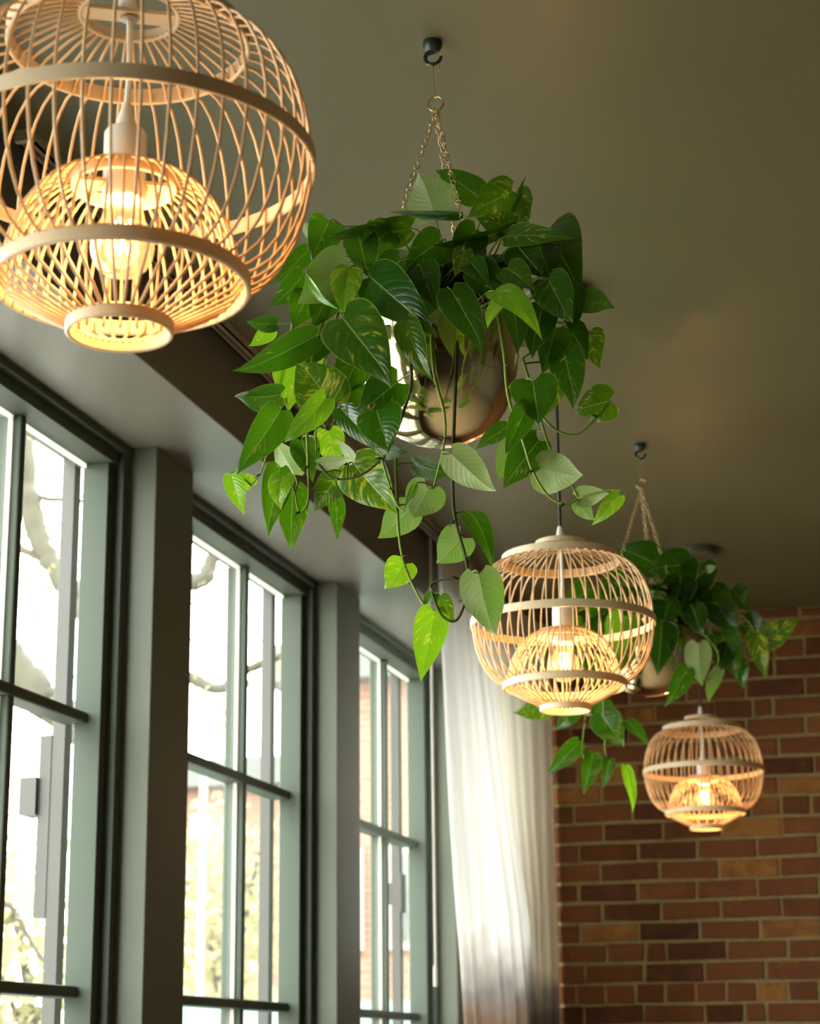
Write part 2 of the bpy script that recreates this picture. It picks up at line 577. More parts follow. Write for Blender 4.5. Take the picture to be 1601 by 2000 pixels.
def mk_curtain(name, zlo, warm, sheer):
    n = NT(name)
    pos = n.n('ShaderNodeNewGeometry').outputs['Position']
    sp = n.n('ShaderNodeSeparateXYZ')
    n.l(pos, sp.inputs[0])
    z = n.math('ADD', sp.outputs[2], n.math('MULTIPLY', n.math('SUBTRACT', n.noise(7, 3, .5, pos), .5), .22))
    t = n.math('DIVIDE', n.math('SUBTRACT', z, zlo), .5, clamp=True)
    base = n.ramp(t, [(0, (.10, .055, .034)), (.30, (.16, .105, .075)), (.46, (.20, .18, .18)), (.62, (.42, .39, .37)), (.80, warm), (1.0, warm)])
    th = n.n('ShaderNodeTexWave', wave_type='BANDS', bands_direction='Z')
    th.inputs['Scale'].default_value = 180
    th.inputs['Distortion'].default_value = .6
    n.l(pos, th.inputs[0])
    p = n.pbr(base, .85, 0, n.bump(th.outputs['Fac'], .12, .0006), .15)
    tl = n.n('ShaderNodeBsdfTranslucent')
    n.l(base, tl.inputs[0])
    mx = n.n('ShaderNodeMixShader')
    mx.inputs[0].default_value = .27
    n.l(p.outputs[0], mx.inputs[1])
    n.l(tl.outputs[0], mx.inputs[2])
    ts = n.n('ShaderNodeBsdfTransparent')
    m2 = n.n('ShaderNodeMixShader')
    m2.inputs[0].default_value = sheer
    n.l(mx.outputs[0], m2.inputs[1])
    n.l(ts.outputs[0], m2.inputs[2])
    return n.done(m2)
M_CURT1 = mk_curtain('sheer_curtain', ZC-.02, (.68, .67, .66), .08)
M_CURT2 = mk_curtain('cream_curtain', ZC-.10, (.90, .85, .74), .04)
def curtain(name, mat, edge, folds, amp, seed, nu=150, nz=46):
    """edge(t) -> ((x,y) leading edge, (x,y) trailing edge) for t = 0 at the track to 1 at the hem"""
    rg = random.Random(seed)
    ph = [rg.uniform(0, 6.28) for _ in range(6)]
    vs, fs = [], []
    ztop, zbot = H-.024, .06
    for j in range(nz+1):
        t = j/nz
        z = ztop+(zbot-ztop)*t
        (xa, ya), (xb, yb) = edge(t)
        for i in range(nu+1):
            u = i/nu
            g = u+.018*math.sin(5*u+ph[0]+2.0*t)+.012*math.sin(9*u+ph[1]-3*t)
            w = math.sin(g*folds*2*math.pi+ph[2])
            w = w*(.75+.25*math.sin(3.7*u*folds+ph[3]))+.35*math.sin(2*folds*g*2*math.pi+ph[4]+t)
            a = amp*(.45+.55*min(1, t*3))*(1+.25*math.sin(6*u+ph[5]))
            dx, dy = xb-xa, yb-ya
            L = math.hypot(dx, dy)
            nx, ny = dy/L, -dx/L
            vs.append((xa+dx*u+nx*w*a, ya+dy*u+ny*w*a+.25*a*math.cos(g*folds*4*math.pi), z))
    for j in range(nz):
        for i in range(nu):
            k = j*(nu+1)+i
            fs.append((k, k+1, k+nu+2, k+nu+1))
    o = MB().add(vs, fs).build(name, mat, None, 'all')
    sol = o.modifiers.new('cloth', 'SOLIDIFY')
    sol.thickness = .0008
    o.modifiers.remove(sol)
    return o
def lerp(tab, t):
    for (t0, v0), (t1, v1) in zip(tab, tab[1:]):
        if t <= t1:
            k = (t-t0)/(t1-t0)
            return v0+(v1-v0)*k
    return tab[-1][1]
def T(z): return (1.485-z)/(1.485+ZC-.06)
E1a = [(0, 5.40), (T(1.27), 5.45), (T(.68), 5.55), (T(.32), 5.64), (T(.1), 5.68), (1, 5.73)]
E1b = [(0, 6.02), (T(1.2), 6.04), (T(.8), 6.26), (T(.45), 6.47), (T(.15), 6.57), (1, 6.60)]
E2a = [(0, 6.08), (T(1.2), 6.10), (T(.8), 6.22), (T(.45), 6.42), (1, 6.50)]
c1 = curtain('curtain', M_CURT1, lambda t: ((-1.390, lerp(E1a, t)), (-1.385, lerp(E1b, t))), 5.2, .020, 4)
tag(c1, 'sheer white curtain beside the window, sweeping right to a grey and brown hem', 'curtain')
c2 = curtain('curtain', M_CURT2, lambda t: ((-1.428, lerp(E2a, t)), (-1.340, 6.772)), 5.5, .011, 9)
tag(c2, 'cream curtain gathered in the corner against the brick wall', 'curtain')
wd = tag(empty('curtain_wand', (-1.424, 5.43, H-.022)), 'thin white curtain wand hanging at the leading edge of the sheer curtain', 'curtain wand')
MB().tube([(0, 0, 0), (0, .004, -1.24)], .0042, 8).build('rod', M_WHITEP, wd, True)
MB().lathe([(.0062, -1.285), (.0066, -1.28), (.0066, -1.235), (.0055, -1.228)], 12).build('grip', M_WHITEP, wd, True)
MB().tube([(0, 0, .0), (.004, 0, -.012), (0, .0, -.02), (-.004, 0, -.012), (0, 0, 0)], .0014, 6).build('clip', M_STEEL, wd, True)

# ------------------------------------------------------------------ pendant lamps
LR = .180
NRIB = 44
def band_profile(r, z, h, th):
    e = min(th, h)*.28
    return [(r-th, z-h/2+e), (r-th+e, z-h/2), (r-e, z-h/2), (r, z-h/2+e), (r, z+h/2-e), (r-e, z+h/2), (r-th+e, z+h/2), (r-th, z+h/2-e)]
def ring(name, r, z, h, th, parent, loc, mat=None):
    return MB().lathe(band_profile(r, z, h, th), 72, True).build(name, mat or M_BAND, parent, True)
def outer_path():
    p = [(.0445, .152), (.072, .144), (.100, .131), (.1090, .1250), (.1100, .1190)]
    for i in range(1, 14):
        z = .1185*math.cos(math.pi*i/14)
        p.append((.1105+(.1755-.1105)*math.sqrt(max(0, 1-(z/.1190)**2))**1.0, z))
    p += [(.1120, -.1215), (.104, -.134), (.078, -.149), (.0445, -.166)]
    return p
def inner_path():
    a = [(.0450, -.020)]
    for i in range(1, 9):
        g = math.pi/2*i/9
        a.append((.0450+(.109-.0450)*math.sin(g)**1.15, -.020-.102*(1-math.cos(g))))
    a.append((.1095, -.124))
    return a
rib_me = MB().tube([(r, 0, z) for r, z in outer_path()], .0016, 5).mesh('rib', M_BAMBOO, 'all')
irib_me = MB().tube([(r, 0, z) for r, z in inner_path()], .0015, 5).mesh('inner_rib', M_BAMBOO, 'all')

def mk_bulb():
    n = NT('bulb_glass')
    tr = n.n('ShaderNodeBsdfTransparent')
    tr.inputs[0].default_value = c4(1, .93, .78)
    gl = n.n('ShaderNodeBsdfGlossy')
    gl.inputs['Roughness'].default_value = .05
    em = n.n('ShaderNodeEmission')
    em.inputs[0].default_value = c4(1, .52, .17)
    em.inputs[1].default_value = 2.6
    lw = n.n('ShaderNodeLayerWeight')
    lw.inputs[0].default_value = .3
    mx = n.n('ShaderNodeMixShader')
    n.l(n.math('MULTIPLY', lw.outputs['Fresnel'], .5), mx.inputs[0])
    n.l(tr.outputs[0], mx.inputs[1])
    n.l(gl.outputs[0], mx.inputs[2])
    m2 = n.n('ShaderNodeMixShader')
    m2.inputs[0].default_value = .35
    n.l(mx.outputs[0], m2.inputs[1])
    n.l(em.outputs[0], m2.inputs[2])
    return n.done(m2)
M_BULB = mk_bulb()
def mk_emit(name, c, s):
    n = NT(name)
    e = n.n('ShaderNodeEmission')
    e.inputs[0].default_value = c4(*c)
    e.inputs[1].default_value = s
    return n.done(e)
M_FIL = mk_emit('filament', (1, .72, .36), 60)
for m_ in (M_FIL, M_BULB):
    m_.cycles.emission_sampling = 'NONE'      # the bulb's point light does the lighting
LAMP_W = 5.6
def lamp(loc, spin, label):
    x, y, z = loc
    L = tag(empty('pendant_lamp', loc), label, 'lamp', 'bamboo pendant lamps')
    top = H-z
    # ceiling canopy and cord
    cn = MB().lathe([(.075, top), (.075, top-.020), (.072, top-.024), (.006, top-.026)], 48).build('ceiling_canopy', M_CANOPY, L, True)
    MB().lathe([(.006, top-.024), (.006, top-.040), (.0035, top-.045)], 12).build('cord_nut', M_BLACK, cn, True)
    MB().tube([(0, 0, top-.04), (.001, 0, (top+.18)/2), (0, 0, .188)], .0032, 8).build('cord', M_BLACK, L, True)
    MB().lathe([(.0045, .192), (.0056, .188), (.0085, .170), (.0110, .166), (.0110, .154)], 20).build('strain_relief', M_WHITEP, L, True)
    # rings
    ring('top_ring', .0495, .1555, .013, .0045, L, loc)
    ring('shoulder_ring', .1160, .1245, .0175, .0040, L, loc)
    ring('middle_ring', LR, -.002, .0155, .0040, L, loc)
    ring('bottom_ring', .1200, -.1245, .015, .0055, L, loc)
    ring('bottom_collar', .0495, -.1690, .0135, .0045, L, loc)
    sr = ring('socket_ring', .0495, -.0235, .014, .0045, L, loc)
    # cross bars carrying the cord and the socket
    g = R(28)
    for nm, zz in (('top_bar', .1520), ('socket_bar', -.027)):
        m = MB().box(-.045, .045, -.011, .011, -.002, .002).mesh(nm, M_BAND)
        inst(nm, m, L, (0, 0, zz), (0, 0, g))
    MB().lathe([(.0055, .150), (.0085, .149), (.0085, .147), (.0055, .146)], 16).build('grommet', M_STEEL, L, True)
    # ribs
    for k in range(NRIB):
        a = spin+2*math.pi*k/NRIB
        inst('rib', rib_me, L, rot=(0, 0, a))
        inst('inner_rib', irib_me, L, rot=(0, 0, a+math.pi/NRIB))
    # inner cord, socket, bulb
    MB().tube([(0, 0, .152), (.0015, .001, .09), (0, 0, .052)], .0032, 8).build('inner_cord', M_WHITEP, L, True)
    MB().lathe([(.0045, .058), (.0060, .050), (.0095, .038), (.0098, .031)], 20).build('cord_grip', M_WHITEP, L, True)
    MB().lathe([(.0098, .031), (.0175, .030), (.0200, .026), (.0200, -.022), (.0205, -.024), (.0205, -.038), (.0185, -.042)], 32).build('socket', M_WHITEP, L, True)
    prof = [(.0125, -.040), (.0135, -.048), (.0180, -.058), (.0250, -.070), (.0292, -.080), (.0300, -.089), (.0285, -.099), (.0235, -.109), (.0150, -.1155), (.006, -.118), (0.0005, -.1184)]
    bl = MB().lathe(prof, 32).build('bulb', M_BULB, L, 'all')
    f = MB()
    for k in range(4):
        a = k*math.pi/2
        f.tube([(.007*math.cos(a), .007*math.sin(a), -.062), (.0095*math.cos(a+.5), .0095*math.sin(a+.5), -.078), (.005*math.cos(a+.8), .005*math.sin(a+.8), -.094)], .0011, 5)
    f.build('filament', M_FIL, bl, 'all')
    ld = bpy.data.lights.new('bulb_light', 'POINT')
    ld.energy = LAMP_W
    ld.color = (1, .53, .21)
    ld.shadow_soft_size = .018
    lo = bpy.data.objects.new('bulb_light', ld)
    link(lo, L)
    lo.location = (0, 0, -.084)
    return L
lamp((-.7041, 1.5693, ZC+.8221), .06, 'largest bamboo cage pendant lamp, nearest, at the top left corner')
lamp((-.7036, 3.6910, ZC+.8212), .02, 'bamboo cage pendant lamp hanging before the second potted plant, overlapped by a trailing leaf')
lamp((-.7112, 5.8868, ZC+.8297), .09, 'smallest bamboo cage pendant lamp, farthest, against the brick wall')

# ------------------------------------------------------------------ hanging planters
def link_mesh():
    pts = []
    for k in range(12):
        a = 2*math.pi*k/12
        pts.append((.0042*math.cos(a), 0, .0058*math.sin(a)))
    return MB().tube(pts, .00085, 5, closed=True).mesh('chain_link', M_CHAIN, 'all')
LINK = link_mesh()
def pot_profile(r, h):
    out = []
    for i in range(0, 15):
        g = math.pi/2*i/14
        out.append((max(.0005, r*math.sin(g)**.80), -h*math.cos(g)**.80))
    ins = [(p[0]-.0018 if p[0] > .003 else p[0], p[1]+.0018) for p in reversed(out)]
    return out+[(r+.001, .002), (r-.001, .003)]+ins
def hook(x, y, label):
    hk = tag(empty('ceiling_hook', (x, y, H)), label, 'hook', 'ceiling hooks')
    MB().lathe([(.0150, 0), (.0155, -.004), (.0150, -.009), (.0125, -.013), (.0085, -.017)], 24).build('base', M_DKGREEN, hk, True)
    pts = [(0.003, 0, -.014), (-.004, 0, -.018)]
    for k in range(12):
        a = R(140+k*20)
        pts.append((.0125*math.cos(a)+.001, 0, -.0265+.0118*math.sin(a)))
    MB().tube(pts, [.0045, .0042]+[.0038-.0012*k/11 for k in range(12)], 8).build('hook_arm', M_DKGREEN, hk, True)
    return hk
def planter(x, y, zrim, r, h, az, label, tilt=0):
    """brass bowl on three chains; everything hangs from the ring under the hook"""
    P = tag(empty('hanging_planter', (x, y, ZC+zrim-h)), label, 'planter', 'brass hanging planters')
    zr = h
    MB().lathe(pot_profile(r, h), 56).build('bowl', M_BRASS, P, 'all', (0, 0, zr))
    MB().lathe([(r-.004, zr-.016), (r*.5, zr-.010), (.001, zr-.008)], 32).build('soil', M_SOIL, P, 'all')
    ztop = H-.040-(ZC+zrim-h)          # underside of the hook
    # wire hanger and ring
    zh = ztop-.052
    pts = [(.006, 0, ztop-.010), (.0055, 0, ztop-.001), (.001, 0, ztop+.0035), (-.003, 0, ztop), (-.003, 0, zh+.012), (-.001, 0, zh-.001), (.002, 0, zh-.003)]
    MB().tube(spline(pts, 5), .0011, 6).build('wire_hanger', M_CHAIN, P, 'all')
    rp = [(.0120*math.cos(2*math.pi*k/28), 0, .0120*math.sin(2*math.pi*k/28)+zh-.013) for k in range(28)]
    MB().tube(rp, .0012, 6, closed=True).build('hanging_ring', M_CHAIN, P, 'all')
    apex = Vector((0, 0, zh-.026))
    for a in az:
        end = Vector((r*math.cos(R(a)), r*math.sin(R(a)), zr))
        d = end-apex
        n = int(d.length/.0094)
        q = d.to_track_quat('Z', 'X')
        for k in range(n+1):
            o = inst('chain_link', LINK, P, apex+d*(k/n))
            o.rotation_mode = 'QUATERNION'
            o.rotation_quaternion = q @ Matrix.Rotation(R(90*(k % 2)+22*math.sin(k*1.7)), 4, 'Z').to_quaternion()
        MB().tube([end+Vector((.001, 0, .004)), end+Vector((-.003*math.cos(R(a)), -.003*math.sin(R(a)), -.006))], .0016, 6).build('chain_lug', M_CHAIN, P, 'all')
    return P
hook(-.678, 2.636, 'dark green ceiling hook holding the large plant, near the top edge')
hook(-.697, 4.770, 'dark green ceiling hook above the farther plant, smaller of the two')
P1 = planter(-.674, 2.636, 1.030, .118, .168, (198, 318, 78), 'brass bowl planter on three chains with the large trailing plant, nearer')
P2 = planter(-.698, 4.770, 1.030, .118, .168, (205, 325, 85), 'brass bowl planter on chains half hidden behind the middle lamp')

# ------------------------------------------------------------------ pothos leaves
WT = [(0, .20), (.04, .33), (.09, .42), (.16, .475), (.25, .50), (.36, .485), (.5, .42), (.62, .335), (.74, .235), (.84, .14), (.92, .068), (.97, .026), (1, .004)]
BK = [(0, .15), (.04, .145), (.09, .125), (.16, .095), (.25, .06), (.4, .025), (.6, .0), (1, 0)]
TT = [0, .025, .055, .095, .15, .22, .30, .40, .50, .60, .70, .79, .87, .93, .97, 1]
VV = [-1, -.86, -.62, -.34, -.1, 0, .1, .34, .62, .86, 1]
def leaf_mesh(mat, chord, width, curl, fold, rg, twist=0):
    """leaf in its own frame: base at the origin, tip at (chord,0,0), upper side +z"""
    c = R(curl) if abs(curl) > .5 else R(.5)
    L = chord*(c/2)/math.sin(c/2)
    vs, fs, uvs = [], [], []
    Rr = L/c
    wav = rg.uniform(.02, .065)
    hk, dr = rg.uniform(-.07, .07)*chord, rg.uniform(-.02, .09)*chord
    p1, p2 = rg.uniform(0, 6.3), rg.uniform(0, 6.3)
    asym = rg.uniform(-.06, .06)
    for t in TT:
        g0 = lerp(BK, t)
        hw = lerp(WT, t)*width
        for v in VV:
            s = t-g0*abs(v)**1.6*(width/chord)*1.1
            a = c*(s-.5)
            # arc in the x-z plane, chord along x, bowing upwards
            x = Rr*(math.sin(a)+math.sin(c/2))
            z = Rr*(math.cos(a)-math.cos(c/2))
            nx, nz = math.sin(a), math.cos(a)
            hv = hw*(1+asym*(1 if v > 0 else -1))
            fa = R(fold*1.35)*(1-.55*abs(v))
            yy = v*hv*math.cos(fa)
            up = abs(v)*hv*math.sin(fa)+width*wav*math.sin(7*t+p1+(1.3 if v > 0 else 0))*abs(v)**1.5*(1-t*.6)+width*.02*math.sin(13*t+p2)*abs(v)**2
            tw = R(twist)*t
            yv, uv_ = yy*math.cos(tw)-up*math.sin(tw), yy*math.sin(tw)+up*math.cos(tw)
            e_ = max(0, (t-.68)/.32)**2
            vs.append((x+nx*uv_, yv+hk*e_, z+nz*uv_-dr*e_))
            uvs.append((.5+.5*v, t))
    m = len(VV)
    for i in range(len(TT)-1):
        for j in range(m-1):
            fs.append((i*m+j, (i+1)*m+j, (i+1)*m+j+1, i*m+j+1))
    me = MB().add(vs, fs).mesh('leaf', mat, 'all')
    ul = me.uv_layers.new(name='UVMap')
    for lp in me.loops:
        ul.data[lp.index].uv = uvs[lp.vertex_index]
    return me
def make_leaf(plant, B, Tp, width, roll, curl, fold, kind, rg, petiole_to=None, twist=0, pet_r=.0013):
    a = (Tp-B)
    chord = a.length
    a.normalize()
    view = (EYE-B).normalized()
    nrm = view-a*view.dot(a)
    if nrm.length < .05:
        nrm = Vector((0, 0, 1))-a*a.z
    nrm.normalize()
    nrm = Matrix.Rotation(R(roll), 3, a) @ nrm
    side = nrm.cross(a)
    me = leaf_mesh(LEAF[kind], chord, width, curl, fold, rg, twist)
    o = bpy.data.objects.new('leaf', me)
    link(o, plant)
    base = plant.location
    mloc = Matrix(((a.x, side.x, nrm.x, B.x-base.x), (a.y, side.y, nrm.y, B.y-base.y), (a.z, side.z, nrm.z, B.z-base.z), (0, 0, 0, 1)))
    o.matrix_local = mloc
    if petiole_to is not None:
        inv = mloc.inverted()
        e = inv @ (petiole_to-base)
        d = e.length
        # leaves the leaf along the midrib, then bends to the stem
        g = R(curl)/2
        back = Vector((-math.cos(g), 0, -math.sin(g)))*min(.35*d, .035)
        pts = []
        for k in range(9):
            t = k/8
            b0, b1, b2, b3 = (1-t)**3, 3*t*(1-t)**2, 3*t*t*(1-t), t**3
            pts.append(back*b1+(e*.65+back*.6)*b2+e*b3)
        MB().tube(pts, [pet_r*(.75+.5*k/8) for k in range(9)], 5).build('petiole', M_STEM, o, 'all')
    return o

def plant(name, label, centre, zrim, y0, rows, vines, fill, seed, core_r=.07):
    rg = random.Random(seed)
    p = tag(empty(name, (centre[0], centre[1], ZC+zrim-.02)), label, 'plant', 'trailing pothos plants')
    samples = []
    for pts, rad, mat in vines:
        w = [at(px, py, y0-d) for px, py, d in pts]
        sp_ = spline(w, 7)
        samples += sp_
        rr = [rad*(1-.45*i/(len(sp_)-1)) for i in range(len(sp_))]
        m = MB().tube([q-p.location for q in sp_], rr, 7)
        # nodes: short stubs along the stem
        o = m.build('vine', mat, p, 'all')
        for i in range(9, len(sp_)-4, 13):
            q = sp_[i]-p.location
            sd = Vector((rg.uniform(-1, 1), rg.uniform(-1, 0), rg.uniform(-.6, .4))).normalized()
            MB().tube([q, q+sd*.006, q+sd*.011+Vector((0, 0, -.002))], [rad*.9, rad*.5, rad*.2], 5).build('node', M_STEMB, o, 'all')
    core = Vector((centre[0], centre[1], ZC+zrim-.01))
    for row in rows:
        bx, by, tx, ty, w, d, dt, roll, curl, fold, kind = row[:11]
        tw = row[11] if len(row) > 11 else 0
        B = at(bx, by, y0-d)
        Tp = at(tx, ty, y0-dt)
        sc_ = (y0-d)/_fw.y/F
        wid = w*sc_
        ang = rg.uniform(0, 6.28)
        end = core+Vector((core_r*math.cos(ang)*.7, core_r*math.sin(ang)*.7, 0))
        best = min(samples, key=lambda q: (q-B).length) if samples else None
        if B.z < ZC+zrim-.05 and best is not None:
            end = best
        if (end-B).length > .30: end = B+(end-B).normalized()*.30
        make_leaf(p, B, Tp, wid, roll, curl, fold, kind, rg, end, tw)
    for k in range(fill['n']):
        a = rg.uniform(0, 2*math.pi)
        el = rg.uniform(-.15, 1.0)
        rad = fill['r']*rg.uniform(.55, 1.0)
        B = core+Vector((math.cos(a)*rad*math.cos(el), math.sin(a)*rad*math.cos(el)+fill.get('back', 0), .02+fill['h']*math.sin(el)*rg.uniform(.6, 1)))
        out = Vector((math.cos(a), math.sin(a), rg.uniform(-1.1, .25))).normalized()
        ln = rg.uniform(.080, .120)
        Tp = B+out*ln
        d = out
        nrm_roll = rg.uniform(-35, 35)
        # upper side turned up and outwards
        up = Vector((math.cos(a)*.5, math.sin(a)*.5, 1))
        view = (EYE-B).normalized()
        n0 = (view-d*view.dot(d)).normalized()
        n1 = (up-d*up.dot(d)).normalized()
        ang = math.degrees(math.atan2(n0.cross(n1).dot(d), n0.dot(n1)))
        make_leaf(p, B, Tp, ln*rg.uniform(.62, .78), ang+nrm_roll, rg.uniform(10, 55), rg.uniform(4, 22), rg.choice('ggggv'), rg, core+(B-core)*.15)
    return p

# base x, base y, tip x, tip y, width (photo pixels), depth of base and tip in front of the pot's axis (m), roll, curl, fold, kind
L1 = [
 (846,412,820,337,112,.02,.04,172,25,10,'p'), (936,386,853,328,72,.00,.00,20,15,12,'g'), (1000,374,913,420,86,.02,.05,10,25,8,'v'),
 (995,415,1026,338,34,.03,.05,70,10,20,'g'), (1004,382,1036,440,76,.00,.02,12,25,6,'v'), (998,440,930,424,64,.05,.09,-28,30,8,'v'),
 (1000,442,838,476,62,.04,.12,-58,30,10,'g'), (985,462,1118,466,56,.08,.12,-30,20,8,'v'), (1072,446,1138,572,130,-.02,.05,8,35,6,'g'),
 (900,418,760,412,40,.04,.05,-58,15,10,'g'), (802,446,641,461,76,.04,.10,-30,25,6,'v'), (642,432,606,508,82,.06,.08,-10,25,8,'g'),
 (606,458,589,432,26,.03,.03,160,10,8,'p'), (735,440,660,442,24,.02,.04,-65,10,10,'g'), (726,448,722,428,26,.0,.0,20,10,8,'g'),
 (676,514,588,598,104,.12,.14,165,30,10,'p'), (682,524,668,618,68,.14,.16,10,20,14,'y'), (598,534,655,606,34,.14,.17,58,20,24,'y'),
 (668,620,769,747,130,.18,.20,0,22,10,'v'), (614,657,457,732,76,.13,.17,-20,20,16,'g'), (540,632,481,630,42,.08,.10,-25,30,8,'g'),
 (592,538,530,602,58,.08,.09,-10,25,10,'g'), (602,488,530,556,48,.04,.05,-20,25,12,'g'), (602,574,570,642,72,.08,.10,0,25,10,'g'),
 (642,568,612,642,74,.10,.12,0,20,10,'g'), (532,640,487,678,38,.07,.08,-10,20,8,'y'), (592,682,556,802,112,.09,.11,0,25,6,'y'),
 (546,771,457,772,78,.12,.14,-38,30,20,'g'), (548,800,458,926,78,.13,.14,-12,42,16,'g'), (645,786,582,704,116,.14,.15,8,28,14,'v'),
 (636,776,551,861,62,.17,.17,-22,48,14,'y'), (776,746,698,808,92,.13,.14,-6,20,10,'g'), (736,804,761,883,98,.16,.17,6,22,18,'g'),
 (664,796,757,889,54,.12,.13,14,22,14,'g'), (735,874,797,884,42,.14,.15,28,32,10,'g'), (575,928,535,858,62,.08,.08,168,20,8,'p'),
 (452,926,476,1006,46,.10,.10,10,25,14,'y'), (490,948,468,924,36,.09,.09,20,20,10,'y'), (546,914,519,1043,64,.10,.11,-12,35,14,'g'),
 (552,930,545,996,56,.13,.14,18,55,14,'y'), (571,950,566,1078,68,.09,.09,-6,22,10,'g'), (660,930,612,999,62,.10,.10,10,22,8,'v'),
 (690,906,773,1001,106,.11,.12,6,22,8,'v'), (620,906,691,893,34,.14,.14,150,22,12,'p'), (692,906,657,855,28,.10,.10,150,15,10,'p'),
 (650,964,656,1052,40,.08,.08,-30,50,10,'g',20), (802,994,741,1054,72,.09,.09,168,22,8,'p'), (808,906,888,926,48,.10,.10,28,25,12,'g'),
 (836,954,806,1012,84,.12,.12,172,22,8,'p'), (811,948,788,1000,20,.15,.15,0,8,62,'p'), (902,1050,856,1103,78,.12,.12,165,22,10,'p'),
 (914,1000,962,1110,52,.12,.13,-22,88,14,'g'), (934,1121,964,1244,88,.16,.16,170,22,12,'p'), (789,1100,754,1152,64,.12,.13,6,25,8,'y'),
 (848,1192,820,1331,68,.14,.14,-6,24,8,'y'), (846,1156,829,1192,28,.13,.13,20,20,10,'g'), (860,1165,886,1216,34,.13,.13,-14,22,10,'v'),
 (722,540,851,652,108,.14,.17,2,28,8,'g'), (782,508,730,562,82,.12,.13,4,25,8,'g'), (791,627,838,745,62,.17,.18,14,28,18,'v'),
 (880,566,950,690,78,.16,.17,-8,28,10,'g'), (966,568,1059,656,62,.17,.19,-28,60,16,'y'), (986,580,950,642,38,.18,.18,140,70,14,'y'),
 (990,524,1043,566,64,.13,.15,-18,28,10,'v'), (914,508,956,561,52,.13,.15,-14,28,10,'g'), (906,488,890,541,42,.13,.14,6,20,8,'v'),
 (1070,545,1116,634,84,.12,.14,0,25,8,'g'), (1138,588,1199,600,58,.05,.06,-20,30,14,'p'), (1150,648,1166,719,58,.02,.03,4,28,8,'v'),
 (1100,684,1126,796,74,.08,.09,0,25,8,'g'), (1191,783,1121,803,80,.10,.10,14,28,14,'v'), (1040,745,1053,831,96,.16,.17,0,22,10,'g'),
 (1030,790,984,887,52,.17,.18,-8,28,12,'g'), (1086,742,1020,846,66,.03,.04,10,25,6,'v'), (990,834,928,877,38,.08,.08,16,22,8,'g'),
 (1052,860,981,953,78,.10,.10,0,25,8,'g'), (1054,916,1137,932,88,.12,.12,168,22,10,'p'), (1012,865,970,936,58,.08,.08,168,22,8,'p'),
 (1126,972,1190,962,44,.11,.11,166,20,10,'p'), (1128,980,1159,1019,36,.11,.11,160,20,8,'p'), (1209,967,1157,1028,36,.12,.12,10,28,12,'y'),
 (880,886,965,964,74,.15,.15,172,22,12,'p'),
 # darker leaves deeper in the crown
 (860,470,790,520,84,.10,.12,0,28,8,'g'), (1010,480,1060,540,78,.08,.10,0,28,8,'g'), (930,450,880,505,74,.08,.10,0,28,8,'g'),
 (820,520,850,600,74,.13,.15,0,25,8,'g'), (1000,590,1010,690,60,.12,.13,-20,40,14,'g'), (1060,600,1035,700,70,.10,.11,10,28,8,'g'),
 (1110,560,1120,650,70,.05,.07,0,25,8,'g'), (760,450,700,500,76,.06,.09,0,28,8,'g'), (700,460,720,545,76,.08,.11,0,28,8,'g'),
 (930,520,985,600,74,.12,.14,0,25,8,'g'), (840,560,800,640,70,.14,.16,0,25,8,'g'), (1050,480,1085,560,84,.04,.07,0,28,8,'g'),
 (640,640,600,720,70,.10,.12,0,25,8,'g'), (700,700,660,780,78,.12,.13,0,25,8,'g'), (720,770,690,850,76,.11,.12,0,25,8,'g'),
 (590,860,610,940,62,.08,.09,0,25,8,'g'), (640,840,660,920,64,.07,.08,0,25,8,'y'), (1085,640,1060,730,68,.08,.09,0,25,8,'g'),
 (1110,640,1150,700,60,.03,.04,0,25,8,'g'),
]
V1 = [
 ([(800,600,.10),(794,660,.15),(804,740,.155),(788,805,.15),(764,868,.145),(746,896,.14),(700,930,.14),(650,934,.14),(621,906,.14)], .0026, M_STEMB),
 ([(840,610,.10),(848,730,.15),(866,800,.15),(869,850,.145),(860,900,.14),(846,954,.13)], .0026, M_STEM),
 ([(640,600,.10),(610,700,.12),(600,820,.12),(601,900,.115),(602,975,.11),(585,1000,.11),(575,960,.11)], .0026, M_STEM),
 ([(660,610,.09),(630,720,.10),(617,800,.10),(617,885,.10)], .0022, M_STEM),
 ([(745,896,.14),(758,940,.14),(775,985,.14),(790,1000,.14)], .0020, M_STEM),
 ([(772,880,.11),(775,960,.11),(777,1020,.115),(784,1080,.12),(800,1130,.125),(828,1182,.13),(846,1192,.14)], .0025, M_STEM),
 ([(895,600,.09),(885,870,.13),(884,960,.13),(888,1010,.13),(898,1050,.13),(908,1085,.13),(914,1130,.135),(908,1175,.14),(890,1212,.14),(864,1203,.14),(846,1165,.14),(843,1140,.14),(875,1131,.14),(913,1130,.14)], .0026, M_STEMB),
 ([(970,600,.10),(984,690,.15),(990,760,.15),(1002,810,.145),(1022,865,.14),(1040,920,.135),(1070,968,.125),(1105,985,.12),(1128,974,.115)], .0026, M_STEM),
 ([(1020,700,.12),(1060,815,.12),(1118,850,.11),(1160,820,.105),(1190,784,.10)], .0022, M_STEM),
 ([(1050,800,.10),(1075,880,.10),(1110,935,.11),(1130,975,.11)], .0020, M_STEM),
 ([(720,600,.08),(690,700,.12),(660,800,.11),(640,840,.11),(622,800,.13)], .0020, M_STEM),
 ([(570,640,.09),(545,740,.11),(530,850,.11),(510,920,.10),(490,948,.09)], .0020, M_STEM),
]
plant('pothos', 'large trailing pothos with long vines, in the nearer brass bowl', (-.674, 2.636), 1.03, 2.636, L1, V1, dict(n=60, r=.105, h=.125, back=.03), 11)

